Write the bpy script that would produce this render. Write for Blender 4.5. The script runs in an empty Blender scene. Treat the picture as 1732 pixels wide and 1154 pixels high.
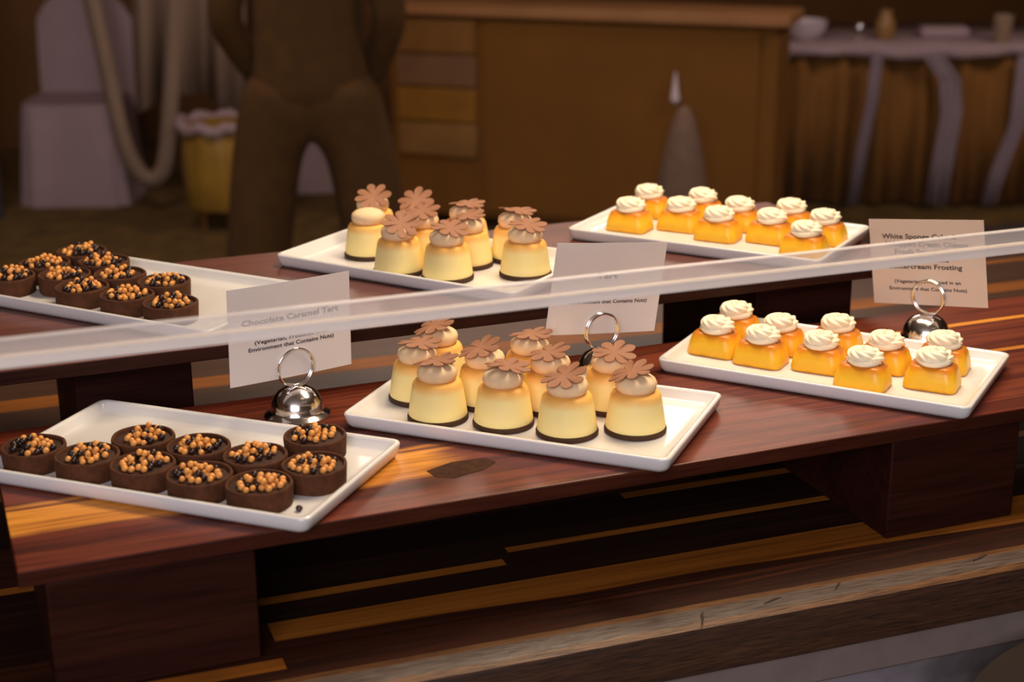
import bpy, bmesh, math, random
from mathutils import Vector, Matrix
random.seed(7)
sc = bpy.context.scene
COL = sc.collection
R = math.radians

# ---------------------------------------------------------------- camera
CAM_Z = 1.677
cr, cu, cf = Vector((0.93225869, -0.36170819, -0.00780566)), Vector((0.11973311, 0.28809459, 0.9500871)), Vector((0.34140551, 0.88666154, -0.31188713))
cam_d = bpy.data.cameras.new('camera'); cam = bpy.data.objects.new('camera', cam_d); COL.objects.link(cam)
m3 = Matrix((cr, cu, -cf)).transposed()
cam.matrix_world = Matrix.Translation((0, 0, CAM_Z)) @ m3.to_4x4()
cam_d.sensor_width = 36; cam_d.lens = 2667.546 * 36 / 1732
cam_d.clip_start = .05; cam_d.clip_end = 60
cam_d.dof.use_dof = True; cam_d.dof.focus_distance = 1.69; cam_d.dof.aperture_fstop = 4.6
sc.camera = cam

# ---------------------------------------------------------------- world, exposure
w = bpy.data.worlds.new('world'); sc.world = w; w.use_nodes = True
w.node_tree.nodes['Background'].inputs[0].default_value = (.6, .42, .28, 1)
w.node_tree.nodes['Background'].inputs[1].default_value = .05
vs = sc.view_settings
vs.view_transform = 'Standard'; vs.look = 'None'; vs.gamma = 1; vs.use_curve_mapping = False; vs.exposure = 0.34

# ---------------------------------------------------------------- lights
def area(name, loc, target, sx, sy, power, color, spread=180):
    d = bpy.data.lights.new(name, 'AREA'); d.shape = 'RECTANGLE'; d.size = sx; d.size_y = sy
    d.energy = power; d.color = color; d.spread = R(spread)
    o = bpy.data.objects.new(name, d); COL.objects.link(o); o.location = loc
    o.rotation_euler = (Vector(target) - Vector(loc)).to_track_quat('-Z', 'Y').to_euler()
    return o
area('case_lamp_light', (1.05, 1.75, 2.45), (0.72, 1.6, 1.08), 1.2, .35, 27, (1, .80, .56))
area('cool_front_fill', (-1.0, -1.5, 2.5), (0.6, 1.5, 1.0), 2.0, 1.4, 62, (.93, .90, 1))  # unseen cool fill added from the front; there is no window
area('sheen_back_light', (2.3, 5.2, 2.85), (1.0, 1.9, 1.0), 2.2, .8, 22, (1, .76, .62))  # unseen back light added to put a sheen on the wood
area('dining_light', (0.2, 4.6, 2.9), (1.6, 7.4, .3), .8, .8, 22, (1, .76, .66))
area('dining_light', (4.2, 3.4, 2.9), (3.6, 6.6, .3), .8, .8, 24, (1, .76, .66))

# ---------------------------------------------------------------- material helpers
class NT:
    def __init__(s, name):
        s.m = bpy.data.materials.new(name); s.m.use_nodes = True; s.t = s.m.node_tree; s.n = s.t.nodes; s.l = s.t.links
        s.b = s.n['Principled BSDF']; s.out = s.n['Material Output']; s._c = None
    def new(s, t): return s.n.new(t)
    def plug(s, sock, v):
        if isinstance(v, bpy.types.NodeSocket): s.l.new(v, sock)
        else:
            if isinstance(v, (tuple, list)) and len(v) == 3 and sock.type == 'RGBA': v = (*v, 1)
            sock.default_value = v
    def coord(s):
        if s._c is None: s._c = s.new('ShaderNodeTexCoord').outputs['Object']
        return s._c
    def xyz(s, vec=None):
        n = s.new('ShaderNodeSeparateXYZ'); s.l.new(vec or s.coord(), n.inputs[0]); return n.outputs
    def M(s, op, a, b=0.0, c=0.0, clamp=False):
        n = s.new('ShaderNodeMath'); n.operation = op; n.use_clamp = clamp
        s.plug(n.inputs[0], a); s.plug(n.inputs[1], b); s.plug(n.inputs[2], c); return n.outputs[0]
    def mapping(s, scale, loc=(0, 0, 0), rot=(0, 0, 0)):
        n = s.new('ShaderNodeMapping'); s.l.new(s.coord(), n.inputs[0]); n.inputs['Scale'].default_value = scale
        n.inputs['Location'].default_value = loc; n.inputs['Rotation'].default_value = rot; return n.outputs[0]
    def noise(s, vec, scale, detail=3, rough=.5, dist=0):
        n = s.new('ShaderNodeTexNoise'); s.l.new(vec, n.inputs['Vector']); n.inputs['Scale'].default_value = scale
        n.inputs['Detail'].default_value = detail; n.inputs['Roughness'].default_value = rough; n.inputs['Distortion'].default_value = dist
        return n.outputs['Fac']
    def ramp(s, fac, stops):
        n = s.new('ShaderNodeValToRGB'); s.l.new(fac, n.inputs[0]); e = n.color_ramp.elements
        while len(e) < len(stops): e.new(.5)
        for k, (p, c) in zip(e, stops): k.position = p; k.color = (*c, 1) if len(c) == 3 else c
        return n.outputs[0]
    def mix(s, fac, a, b, mode='MIX'):
        n = s.new('ShaderNodeMix'); n.data_type = 'RGBA'; n.blend_type = mode
        s.plug(n.inputs[0], fac); s.plug(n.inputs[6], a); s.plug(n.inputs[7], b); return n.outputs[2]
    def smooth(s, x, a, b):
        n = s.new('ShaderNodeMapRange'); n.interpolation_type = 'SMOOTHSTEP'; s.plug(n.inputs[0], x)
        n.inputs[1].default_value = a; n.inputs[2].default_value = b; return n.outputs[0]
    def bump(s, h, strength=.2, dist=.001):
        n = s.new('ShaderNodeBump'); s.l.new(h, n.inputs['Height']); n.inputs['Strength'].default_value = strength; n.inputs['Distance'].default_value = dist
        s.l.new(n.outputs[0], s.b.inputs['Normal'])
    def set(s, **k):
        for key, v in k.items(): s.plug(s.b.inputs[key.replace('_', ' ')], v)
        return s

def plain(name, col, rough=.5, var=.12, scale=30, **k):
    n = NT(name); f = n.noise(n.coord(), scale, 3)
    c = n.ramp(f, [(.25, tuple(x * (1 - var) for x in col)), (.75, tuple(min(1, x * (1 + var)) for x in col))])
    n.set(Base_Color=c, Roughness=rough, **k); return n.m

HEART = [(.28, (.022, .005, .003)), (.42, (.095, .016, .008)), (.52, (.17, .034, .014)), (.60, (.08, .016, .008)), (.72, (.27, .075, .030))]
SAP = [(.2, (.46, .15, .018)), (.5, (.70, .28, .035)), (.8, (.82, .38, .07))]
DARK = [(.25, (.006, .0028, .0015)), (.55, (.020, .007, .0035)), (.8, (.045, .016, .008))]

def grain(n, seed=0.0, fx=1.6, fy=26, dist=.6):
    v = n.mapping((fx, fy, fy), (seed, seed * 1.7, seed * .3))
    a = n.noise(v, 1.0, 5, .6, dist)
    v2 = n.mapping((fx * 5, fy * 11, fy * 11), (seed, 0, 0))
    b = n.noise(v2, 1.0, 2, .5)
    return a, b

def wood(name, stops, seed=0, rough=.32, coat=.25, fx=1.6, fy=26, mask=None, stops2=None, dist=.6, spec=.28):
    n = NT(name); a, b = grain(n, seed, fx, fy, dist)
    col = n.ramp(a, stops)
    if mask is not None:
        col2 = n.ramp(a, stops2); col = n.mix(mask(n), col, col2)
    fine = n.ramp(b, [(.3, (.62, .58, .55)), (.55, (1, 1, 1))])
    col = n.mix(1.0, col, fine, 'MULTIPLY')
    n.set(Base_Color=col, Roughness=rough)
    n.b.inputs['Coat Weight'].default_value = coat; n.b.inputs['Coat Roughness'].default_value = .18; n.b.inputs['Specular IOR Level'].default_value = spec
    n.bump(b, .12, .0006)
    return n.m

# ---------------------------------------------------------------- object helpers
def tag(o, label, cat, group=None):
    o['label'] = label; o['category'] = cat
    if group: o['group'] = group
    return o
def empty(name, loc, rz=0.0):
    o = bpy.data.objects.new(name, None); COL.objects.link(o); o.location = loc; o.rotation_euler = (0, 0, rz)
    o.empty_display_size = .02; return o
def mesh(name, verts, faces, mats, parent=None, smooth=True, mi=None, angle=None):
    me = bpy.data.meshes.new(name); me.from_pydata([tuple(v) for v in verts], [], faces); me.validate(); me.update()
    for m in (mats if isinstance(mats, (list, tuple)) else [mats]): me.materials.append(m)
    if mi: me.polygons.foreach_set('material_index', mi)
    bm = bmesh.new(); bm.from_mesh(me); bmesh.ops.recalc_face_normals(bm, faces=bm.faces); bm.to_mesh(me); bm.free()
    if smooth:
        me.polygons.foreach_set('use_smooth', [True] * len(me.polygons))
        if angle:
            try: me.set_sharp_from_angle(angle=R(angle))
            except Exception: pass
    o = bpy.data.objects.new(name, me); COL.objects.link(o)
    if parent: o.parent = parent
    return o
def struct(name, *a, **k):
    o = mesh(name, *a, **k); o['kind'] = 'structure'; return o
def bevel(o, wd, seg=2):
    m = o.modifiers.new('bevel', 'BEVEL'); m.width = wd; m.segments = seg; m.limit_method = 'ANGLE'; m.angle_limit = R(40); return o
def boxv(x0, x1, y0, y1, z0, z1):
    return ([(x0, y0, z0), (x1, y0, z0), (x1, y1, z0), (x0, y1, z0), (x0, y0, z1), (x1, y0, z1), (x1, y1, z1), (x0, y1, z1)],
            [(0, 3, 2, 1), (4, 5, 6, 7), (0, 1, 5, 4), (1, 2, 6, 5), (2, 3, 7, 6), (3, 0, 4, 7)])
def box(name, x0, x1, y0, y1, z0, z1, mat, parent=None, bw=0.0, seg=2):
    v, f = boxv(x0, x1, y0, y1, z0, z1); o = mesh(name, v, f, mat, parent, smooth=bool(bw), angle=35)
    if bw: bevel(o, bw, seg)
    return o
def lathe(name, prof, mat, parent=None, n=40, angle=50, mi_fn=None, mod=None, close=True):
    vs_, fs = [], []
    for (r, z) in prof:
        for k in range(n):
            a = 2 * math.pi * k / n; rr = r * (mod(a, r, z) if mod else 1)
            vs_.append((rr * math.cos(a), rr * math.sin(a), z))
    for i in range(len(prof) - 1):
        for k in range(n):
            fs.append((i * n + k, i * n + (k + 1) % n, (i + 1) * n + (k + 1) % n, (i + 1) * n + k))
    if close:
        fs.append(tuple(range(n))[::-1]); fs.append(tuple((len(prof) - 1) * n + k for k in range(n)))
    mi = [mi_fn(i // n) if i < (len(prof) - 1) * n else mi_fn(0 if i == (len(prof) - 1) * n else len(prof) - 2) for i in range(len(fs))] if mi_fn else None
    return mesh(name, vs_, fs, mat, parent, mi=mi, angle=angle)
def tube(path, rad, n=10, closed=False, mod=None):
    vs_, fs = [], []; P = [Vector(p) for p in path]; N = len(P); up = None
    for i, p in enumerate(P):
        t = (P[(i + 1) % N] - P[i - 1]) if closed else (P[min(i + 1, N - 1)] - P[max(i - 1, 0)])
        t.normalize()
        if up is None:
            up = Vector((0, 0, 1)) if abs(t.z) < .9 else Vector((1, 0, 0))
        s = t.cross(up).normalized(); up = s.cross(t).normalized()
        r = rad[i] if isinstance(rad, (list, tuple)) else rad
        for k in range(n):
            a = 2 * math.pi * k / n; rr = r * (mod(a, i / (N - 1)) if mod else 1)
            vs_.append(p + s * math.cos(a) * rr + up * math.sin(a) * rr)
    for i in range(N if closed else N - 1):
        j = (i + 1) % N
        for k in range(n): fs.append((i * n + k, i * n + (k + 1) % n, j * n + (k + 1) % n, j * n + k))
    if not closed: fs.append(tuple(range(n))); fs.append(tuple((N - 1) * n + k for k in range(n))[::-1])
    return vs_, fs
def join(parts):
    V, F = [], []
    for v, f in parts:
        b = len(V); V += list(v); F += [tuple(i + b for i in q) for q in f]
    return V, F
def copy_thing(o, loc, rz, label):
    c = o.copy(); COL.objects.link(c); c.location = loc; c.rotation_euler = (0, 0, rz); c['label'] = label
    for ch in o.children:
        d = ch.copy(); COL.objects.link(d); d.parent = c
    return c

# ---------------------------------------------------------------- levels (metres)
Z1, ZR, ZC = 1.077, 1.1436, 0.9503      # front riser top, rear riser top, countertop
BT = .0157                               # riser board thickness

# ================================================================= ROOM
m_carpet = plain('olive_carpet', (.15, .088, .016), .95, .5, 9)
m_wall = plain('brown_wall_paint', (.20, .085, .018), .7, .08, 2)
m_ceil = plain('ceiling_paint', (.5, .42, .36), .9, .05, 2)
X0, X1, Y0, Y1, H = -3.5, 7.5, -3.0, 9.0, 3.0
struct('floor', *boxv(X0, X1, Y0, Y1, -.05, 0), m_carpet, smooth=False)
struct('ceiling', *boxv(X0, X1, Y0, Y1, H, H + .05), m_ceil, smooth=False)
struct('wall_back', *boxv(X0, X1, Y1, Y1 + .1, 0, H), m_wall, smooth=False)
struct('wall_front', *boxv(X0, X1, Y0 - .1, Y0, 0, H), plain('beige_wall_paint', (.45, .36, .28), .8, .05, 2), smooth=False)
struct('wall_left', *boxv(X0 - .1, X0, Y0, Y1, 0, H), m_wall, smooth=False)
struct('wall_right', *boxv(X1, X1 + .1, Y0, Y1, 0, H), m_wall, smooth=False)

# ================================================================= COUNTER
CA = -0.0265
ct = empty('counter', (0, 1.2434, 0), CA)
tag(ct, 'long dark striped butcher-block counter with pale oak front edge under the risers', 'counter')
def curved_sap(n):
    p = n.xyz(); wv = n.noise(n.mapping((3.0, 3, 3)), 1.0, 1)
    bnd = n.M('ADD', .058, n.M('MULTIPLY', n.M('SUBTRACT', .8, p[0]), .028))
    bnd = n.M('ADD', bnd, n.M('MULTIPLY', n.M('SUBTRACT', wv, .5), .03))
    return n.smooth(n.M('SUBTRACT', p[1], bnd), -.002, .001)
RW = [(.25, (.010, .003, .0015)), (.45, (.045, .011, .004)), (.55, (.020, .005, .002)), (.65, (.07, .018, .006)), (.8, (.10, .028, .009))]
SAPC = [(.2, (.20, .058, .006)), (.8, (.33, .11, .014))]
cm = [wood('counter_dark_plank', DARK, 3, .6, .0, 1.2, 30, spec=.12),
      wood('counter_heart_plank', RW, 5, .5, .03, 1.0, 30, dist=1.2),
      wood('counter_sap_plank', SAPC, 7, .5, .03, 1.2, 30),
      wood('counter_figured_plank', RW, 9, .5, .03, .9, 34, curved_sap, SAPC, dist=1.6),
      wood('counter_brown_plank', [(.2, (.04, .018, .011)), (.8, (.09, .042, .024))], 12, .4, .08)]
V, F, MI = [], [], []
def plank(x0, x1, y0, y1, mi, taper=0.0):
    v, f = boxv(x0, x1, y0, y1, ZC - .035, ZC)
    if taper: v = [(a, (y1 - (y1 - b) * taper if a == x0 else b), c) for a, b, c in v]
    b = len(V); V.extend(v); F.extend([tuple(i + b for i in q) for q in f]); MI.extend([mi] * 6)
# rows: y', list of (x0,x1,mat)
rows = [(.000, .0195, [(-1.2, .262, 1), (.262, 3, 3)]), (.0195, .040, [(-1.2, .262, 2), (.262, 3, 3)]), (.040, .110, [(-1.2, .262, 1), (.262, 3, 3)]),
        (.110, .148, [(-1.2, 1.3, 0), (1.3, 3, 1)]), (.148, .163, [(-1.2, .24, 0), (.24, .519, 2), (.519, 3, 0)]), (.163, .175, [(-1.2, .5, 0), (.5, 3, 0)]),
        (.175, .187, [(-1.2, .53, 0), (.53, .98, 2), (.98, 3, 1)]), (.187, .26, [(-1.2, .48, 0), (.48, 3, 0)]),
        (.26, .275, [(-1.2, .1, 2), (.1, .7, 0), (.7, 1.9, 2), (1.9, 3, 0)]), (.275, .37, [(-1.2, .8, 1), (.8, 3, 0)]),
        (.37, .40, [(-1.2, .3, 0), (.3, 3, 2)]), (.40, .50, [(-1.2, 1.3, 0), (1.3, 3, 1)]), (.50, .53, [(-1.2, 3, 2)]),
        (.53, .62, [(-1.2, 3, 1)]), (.62, .70, [(-1.2, .6, 0), (.6, 3, 4)]), (.70, .722, [(-1.2, 1.45, 4), (1.45, 3, 2)]), (.722, .80, [(-1.2, 3, 4)]),
        (.80, .845, [(-1.2, 3, 2)]), (.845, .95, [(-1.2, 3, 4)]), (.95, .965, [(-1.2, 1.2, 4), (1.2, 3, 2)]), (.965, 1.05, [(-1.2, 3, 4)]), (1.05, 1.18, [(-1.2, 3, 0)])]
for y0, y1, ps in rows:
    for x0, x1, k in ps: plank(x0, x1, y0, y1, k)
top = mesh('countertop', V, F, cm, ct, smooth=False, mi=MI)
# oak nosing
def oak_mat(name, lo, hi, rough):
    n = NT(name)
    a = n.noise(n.mapping((4, 190, 190)), 1.0, 6, .7, .5); b = n.noise(n.mapping((40, 900, 900)), 1.0, 3)
    c = n.ramp(a, [(.3, lo), (.55, tuple((x + y) / 2 for x, y in zip(lo, hi))), (.75, hi)])
    c = n.mix(1.0, c, n.ramp(b, [(.35, (.35, .3, .26)), (.55, (1, 1, 1))]), 'MULTIPLY')
    n.set(Base_Color=c, Roughness=rough, Coat_Weight=.15, Coat_Roughness=.3); n.bump(b, .5, .001); return n.m
m_oak = [oak_mat('oak_face', (.028, .011, .005), (.11, .042, .015), .55), oak_mat('oak_top_lit', (.085, .058, .045), (.19, .14, .12), .34), oak_mat('oak_corner', (.10, .036, .009), (.24, .10, .03), .45)]  # same oak throughout: paler top and darker face imitate how light falls
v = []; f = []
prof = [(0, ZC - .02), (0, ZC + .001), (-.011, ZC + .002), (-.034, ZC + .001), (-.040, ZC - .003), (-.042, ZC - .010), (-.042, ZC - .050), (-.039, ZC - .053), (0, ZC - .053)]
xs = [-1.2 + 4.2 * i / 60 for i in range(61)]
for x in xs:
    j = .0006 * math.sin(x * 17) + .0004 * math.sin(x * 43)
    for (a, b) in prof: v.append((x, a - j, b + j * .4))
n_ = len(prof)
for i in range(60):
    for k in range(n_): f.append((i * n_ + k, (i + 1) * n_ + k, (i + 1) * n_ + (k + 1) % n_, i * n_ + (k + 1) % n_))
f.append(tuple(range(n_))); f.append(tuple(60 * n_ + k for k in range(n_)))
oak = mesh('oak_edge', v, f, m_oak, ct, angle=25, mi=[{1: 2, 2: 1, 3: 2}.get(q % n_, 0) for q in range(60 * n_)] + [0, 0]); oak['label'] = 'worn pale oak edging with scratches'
gouges = [(.735, -.020, .012, .25), (.81, -.016, .010, .7), (.655, -.028, .014, 1.1), (.98, -.012, .012, .3)]
m_gouge = plain('dark_gouge', (.03, .015, .008), .9)
for gx, gy, gl, ga in gouges:
    c, s_ = math.cos(ga), math.sin(ga)
    pts = [(-gl, -.0010), (0, -.0018), (gl, -.0006), (gl * .3, .0014)]
    V = [(gx + c * a - s_ * bb, gy + s_ * a + c * bb, ZC + .0024) for a, bb in pts] + [(gx + c * a - s_ * bb, gy + s_ * a + c * bb, ZC + .0005) for a, bb in pts]
    F = [(0, 1, 2, 3), (7, 6, 5, 4)] + [(k, 4 + k, 4 + (k + 1) % 4, (k + 1) % 4) for k in range(4)]
    mesh('scratch', V, F, m_gouge, oak, smooth=False)
# counter body
m_pan = NT('painted_counter_panel'); fz = m_pan.noise(m_pan.mapping((2.5, 2.5, 5)), 1.4, 4, .6, .4)
m_pan.set(Base_Color=m_pan.ramp(fz, [(.36, (.10, .09, .095)), (.5, (.21, .185, .20)), (.8, (.24, .21, .225))]), Roughness=.5)
box('front_panel', -1.2, 3, -.018, 1.15, .08, ZC - .036, m_pan.m, ct)
box('front_rail', -1.2, 3, -.030, -.019, ZC - .095, ZC - .0535, plain('painted_rail', (.19, .145, .13), .5), ct, .003)
box('plinth', -1.2, 3, .05, 1.10, 0, .08, plain('black_plinth', (.02, .02, .02), .6), ct)

# ================================================================= RISERS
def sap_band(n):
    p = n.xyz(); wv = n.noise(n.mapping((4, 14, 4)), 1.0, 3)
    yc = n.M('ADD', .108, n.M('MULTIPLY', n.M('SUBTRACT', wv, .5), .05))
    d = n.M('ABSOLUTE', n.M('SUBTRACT', p[1], yc))
    a = n.M('SUBTRACT', 1, n.smooth(d, .034, .046))
    x = n.M('ADD', p[0], n.M('MULTIPLY', n.noise(n.mapping((8, 40, 8)), 1.0, 2), .10))
    a = n.M('MULTIPLY', a, n.M('SUBTRACT', 1, n.smooth(x, .485, .535)))
    # second narrow stripe towards the back, right end
    d2 = n.M('ABSOLUTE', n.M('SUBTRACT', p[1], n.M('ADD', .275, n.M('MULTIPLY', n.M('SUBTRACT', wv, .5), .02))))
    b = n.M('MULTIPLY', n.M('SUBTRACT', 1, n.smooth(d2, .004, .007)), n.smooth(p[0], .95, 1.05))
    d3 = n.M('ABSOLUTE', n.M('SUBTRACT', p[1], .172)); c = n.M('MULTIPLY', n.M('SUBTRACT', 1, n.smooth(d3, .003, .006)), n.smooth(p[0], 1.02, 1.1))
    # dark line inside band
    d4 = n.M('ABSOLUTE', n.M('SUBTRACT', p[1], n.M('ADD', .137, n.M('MULTIPLY', n.M('SUBTRACT', wv, .5), .03))))
    a = n.M('MULTIPLY', a, n.M('ADD', .15, n.M('MULTIPLY', n.smooth(d4, .001, .006), .85)))
    return n.M('MAXIMUM', a, n.M('MAXIMUM', b, c))
m_front = wood('rosewood_with_sapwood', HEART, 2, .38, .08, 1.8, 24, sap_band, SAP)
m_leg = wood('rosewood_leg', [(.2, (.012, .003, .0016)), (.5, (.028, .0065, .003)), (.8, (.05, .013, .006))], 11, .6, .0, 2.2, 18, spec=.1)
m_rear = wood('rosewood_rear', [(.2, (.06, .018, .012)), (.5, (.13, .038, .024)), (.8, (.19, .06, .038))], 21, .33, .3, 1.5, 20)
m_fedge = wood('rosewood_edge_shaded', [(.2, (.02, .005, .003)), (.5, (.055, .013, .006)), (.8, (.11, .028, .012))], 31, .5, .0, 2, 22, spec=.12)  # board sides darkened in the base colour to imitate shade below the top
m_redge = wood('rosewood_rear_edge_shaded', [(.2, (.015, .004, .0025)), (.8, (.05, .014, .008))], 33, .5, .0, 2, 22, spec=.12)  # same shade painted into the rear board's sides
rf = empty('wooden_riser', (0, 1.279, ZC + .0004))
tag(rf, 'lower front wooden riser shelf, reddish brown with orange sapwood streak, nearest the oak edge', 'display riser')
hz = Z1 - ZC
box('board', .0416, 1.80, 0, .348, hz - BT, hz, [m_front, m_fedge], rf, .0015).data.polygons.foreach_set('material_index', [1, 0, 1, 1, 1, 1])
pv = [(.432, .078), (.462, .090), (.497, .088), (.503, .074), (.485, .060), (.452, .0520), (.436, .060)]
k = len(pv)
patch = mesh('wood_patch', [(x, y, hz + .0004) for x, y in pv] + [(x, y, hz - .001) for x, y in pv], [tuple(range(k)), tuple(range(2 * k - 1, k - 1, -1))] + [(i, k + i, k + (i + 1) % k, (i + 1) % k) for i in range(k)], plain('patch_wood', (.055, .024, .013), .9, .3, 120, Specular_IOR_Level=.1), rf, smooth=False)
patch['label'] = 'dark grey-brown patch set in the wood'
box('leg', .0632, .2455, .003, .335, 0, hz - BT, m_leg, rf, .002)
box('leg', .9177, 1.0796, .003, .335, 0, hz - BT, m_leg, rf, .002)
box('leg', 1.60, 1.76, .003, .335, 0, hz - BT, m_leg, rf, .002)
rr = empty('wooden_riser', (0, 1.622, ZC + .0004))
tag(rr, 'higher rear wooden riser shelf, dark reddish brown, behind the front one', 'display riser')
hz = ZR - ZC
box('board', -.35, 1.17, 0, .363, hz - BT, hz, [m_rear, m_redge], rr, .0015).data.polygons.foreach_set('material_index', [1, 0, 1, 1, 1, 1])
box('leg', .138, .267, .078, .345, 0, hz - BT, m_leg, rr, .002)
box('leg', .992, 1.1355, .078, .345, 0, hz - BT, m_leg, rr, .002)
box('leg', -.33, -.21, .078, .345, 0, hz - BT, m_leg, rr, .002)

# ================================================================= PLATTERS
m_por = NT('white_porcelain'); m_por.set(Base_Color=(.73, .70, .68), Roughness=.22, Coat_Weight=.4, Coat_Roughness=.08, Subsurface_Weight=0.0); m_por = m_por.m
L_, W_, HR = .3553, .2047, .0167
def rrect(L, W, r, z, n=6):
    o = []
    for cx, cy, a0 in ((L - r, W - r, 0), (-L + r, W - r, 90), (-L + r, -W + r, 180), (L - r, -W + r, 270)):
        for i in range(n + 1):
            a = R(a0 + 90 * i / n); o.append((cx + r * math.cos(a), cy + r * math.sin(a), z))
    return o
def make_platter():
    l, wd = L_ / 2, W_ / 2
    loops = [(l - .012, wd - .012, .008, 0.0), (l - .0045, wd - .0045, .009, .0012), (l - .002, wd - .002, .010, .005), (l, wd, .010, HR - .0022), (l - .0006, wd - .0006, .010, HR - .0005),
             (l - .0022, wd - .0022, .009, HR), (l - .0052, wd - .0052, .007, HR - .0003), (l - .0068, wd - .0068, .006, HR - .0025), (l - .011, wd - .011, .006, .0078), (l - .014, wd - .014, .006, .0060), (l - .022, wd - .022, .006, .0055)]
    V, F = [], []; n = 28
    for a, b, r, z in loops: V += rrect(a, b, r, z)
    for i in range(len(loops) - 1):
        for k in range(n): F.append((i * n + k, i * n + (k + 1) % n, (i + 1) * n + (k + 1) % n, (i + 1) * n + k))
    F.append(tuple(range(n))[::-1]); F.append(tuple((len(loops) - 1) * n + k for k in range(n)))
    return mesh('platter', V, F, m_por, angle=60)
PL = {1: (.2238, 1.4488, -.7353, Z1), 2: (.5849, 1.4526, -.7558, Z1), 3: (.9600, 1.4656, -.8619, Z1),
      4: ((.2891 - .085 * math.cos(-.8589)) * 1.012, (1.7395 - .085 * math.sin(-.8589)) * 1.012, -.8589, ZR), 5: (.6036, 1.8353, -.9151, ZR), 6: (.9996, 1.8206, -.8919, ZR)}
PLAB = {1: 'white rectangular platter under the chocolate tarts on the front riser', 2: 'white rectangular platter under the cream custards on the front riser',
        3: 'white rectangular platter under the yellow sponge cakes on the front riser', 4: 'white rectangular platter under the chocolate tarts on the rear riser',
        5: 'white rectangular platter under the cream custards on the rear riser', 6: 'white rectangular platter under the yellow sponge cakes on the rear riser'}
pl = None
for i, (x, y, a, z) in PL.items():
    if pl is None: pl = make_platter(); q = pl
    else: q = pl.copy(); COL.objects.link(q)
    q.location = (x, y, z + .0003); q.rotation_euler = (0, 0, a); tag(q, PLAB[i], 'platter', 'white platters of sweets')
FL = .0055
def at(i, lx, ly):
    x, y, a, z = PL[i]; c, s = math.cos(a), math.sin(a)
    return (x + c * lx - s * ly, y + s * lx + c * ly, z + FL)
def relax(pts, dmin, it=200, lim=None):
    P = [list(p) for p in pts]
    for _ in range(it):
        for i in range(len(P)):
            for j in range(i):
                dx, dy = P[i][0] - P[j][0], P[i][1] - P[j][1]; d = math.hypot(dx, dy)
                if d < dmin:
                    k = (dmin - d) / 2 / max(d, 1e-6); P[i][0] += dx * k; P[i][1] += dy * k; P[j][0] -= dx * k; P[j][1] -= dy * k
        if lim:
            for p in P: p[0] = max(-lim[0], min(lim[0], p[0])); p[1] = max(-lim[1], min(lim[1], p[1]))
    return P

# ================================================================= CHOCOLATE TARTS
m_shell = plain('chocolate_pastry', (.078, .026, .010), .8, .3, 160, Specular_IOR_Level=.2)
m_fill = NT('chocolate_filling'); m_fill.set(Base_Color=m_fill.ramp(m_fill.noise(m_fill.coord(), 60, 3), [(.3, (.034, .014, .009)), (.7, (.055, .022, .013))]), Roughness=.6, Specular_IOR_Level=.25); m_fill = m_fill.m
m_cp = plain('caramel_pearl_coating', (.80, .34, .075), .38, .15, 90)
m_dp = plain('dark_pearl_coating', (.028, .012, .009), .3, .2, 90)
RT = .0313
def sphere_mesh(name, r, mat):
    bm = bmesh.new(); bmesh.ops.create_icosphere(bm, subdivisions=2, radius=r); me = bpy.data.meshes.new(name); bm.to_mesh(me); bm.free()
    me.polygons.foreach_set('use_smooth', [True] * len(me.polygons)); me.materials.append(mat); return me
PR = .0033
me_c, me_d = sphere_mesh('caramel_pearl', PR, m_cp), sphere_mesh('chocolate_pearl', PR, m_dp)
me_cs = sphere_mesh('caramel_pearl_small', PR * .88, m_cp)
def mk_tart_mesh():
    j = lambda a, r, z: 1 + (.012 * math.sin(3 * a + 1) + .008 * math.sin(7 * a)) * (1 if r > .02 else 0)
    sh = lathe('tart_shell', [(.0296, 0), (.0302, .0012), (RT, .0195), (RT - .0004, .0212), (RT - .0013, .0218), (RT - .0028, .0214), (RT - .0036, .0195), (RT - .0040, .016)], m_shell, n=44, mod=j)
    fi = lathe('chocolate_filling', [(RT - .0034, .0150), (RT - .0036, .0180), (RT - .0070, .0184), (.012, .0188), (.002, .0188)], m_fill, n=40)
    return sh, fi
sh0, fi0 = mk_tart_mesh(); me_sh, me_fi = sh0.data, fi0.data
bpy.data.objects.remove(sh0); bpy.data.objects.remove(fi0)
def link(name, me, parent, loc=(0, 0, 0), rot=(0, 0, 0)):
    o = bpy.data.objects.new(name, me); COL.objects.link(o); o.parent = parent; o.location = loc; o.rotation_euler = rot; return o
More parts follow.
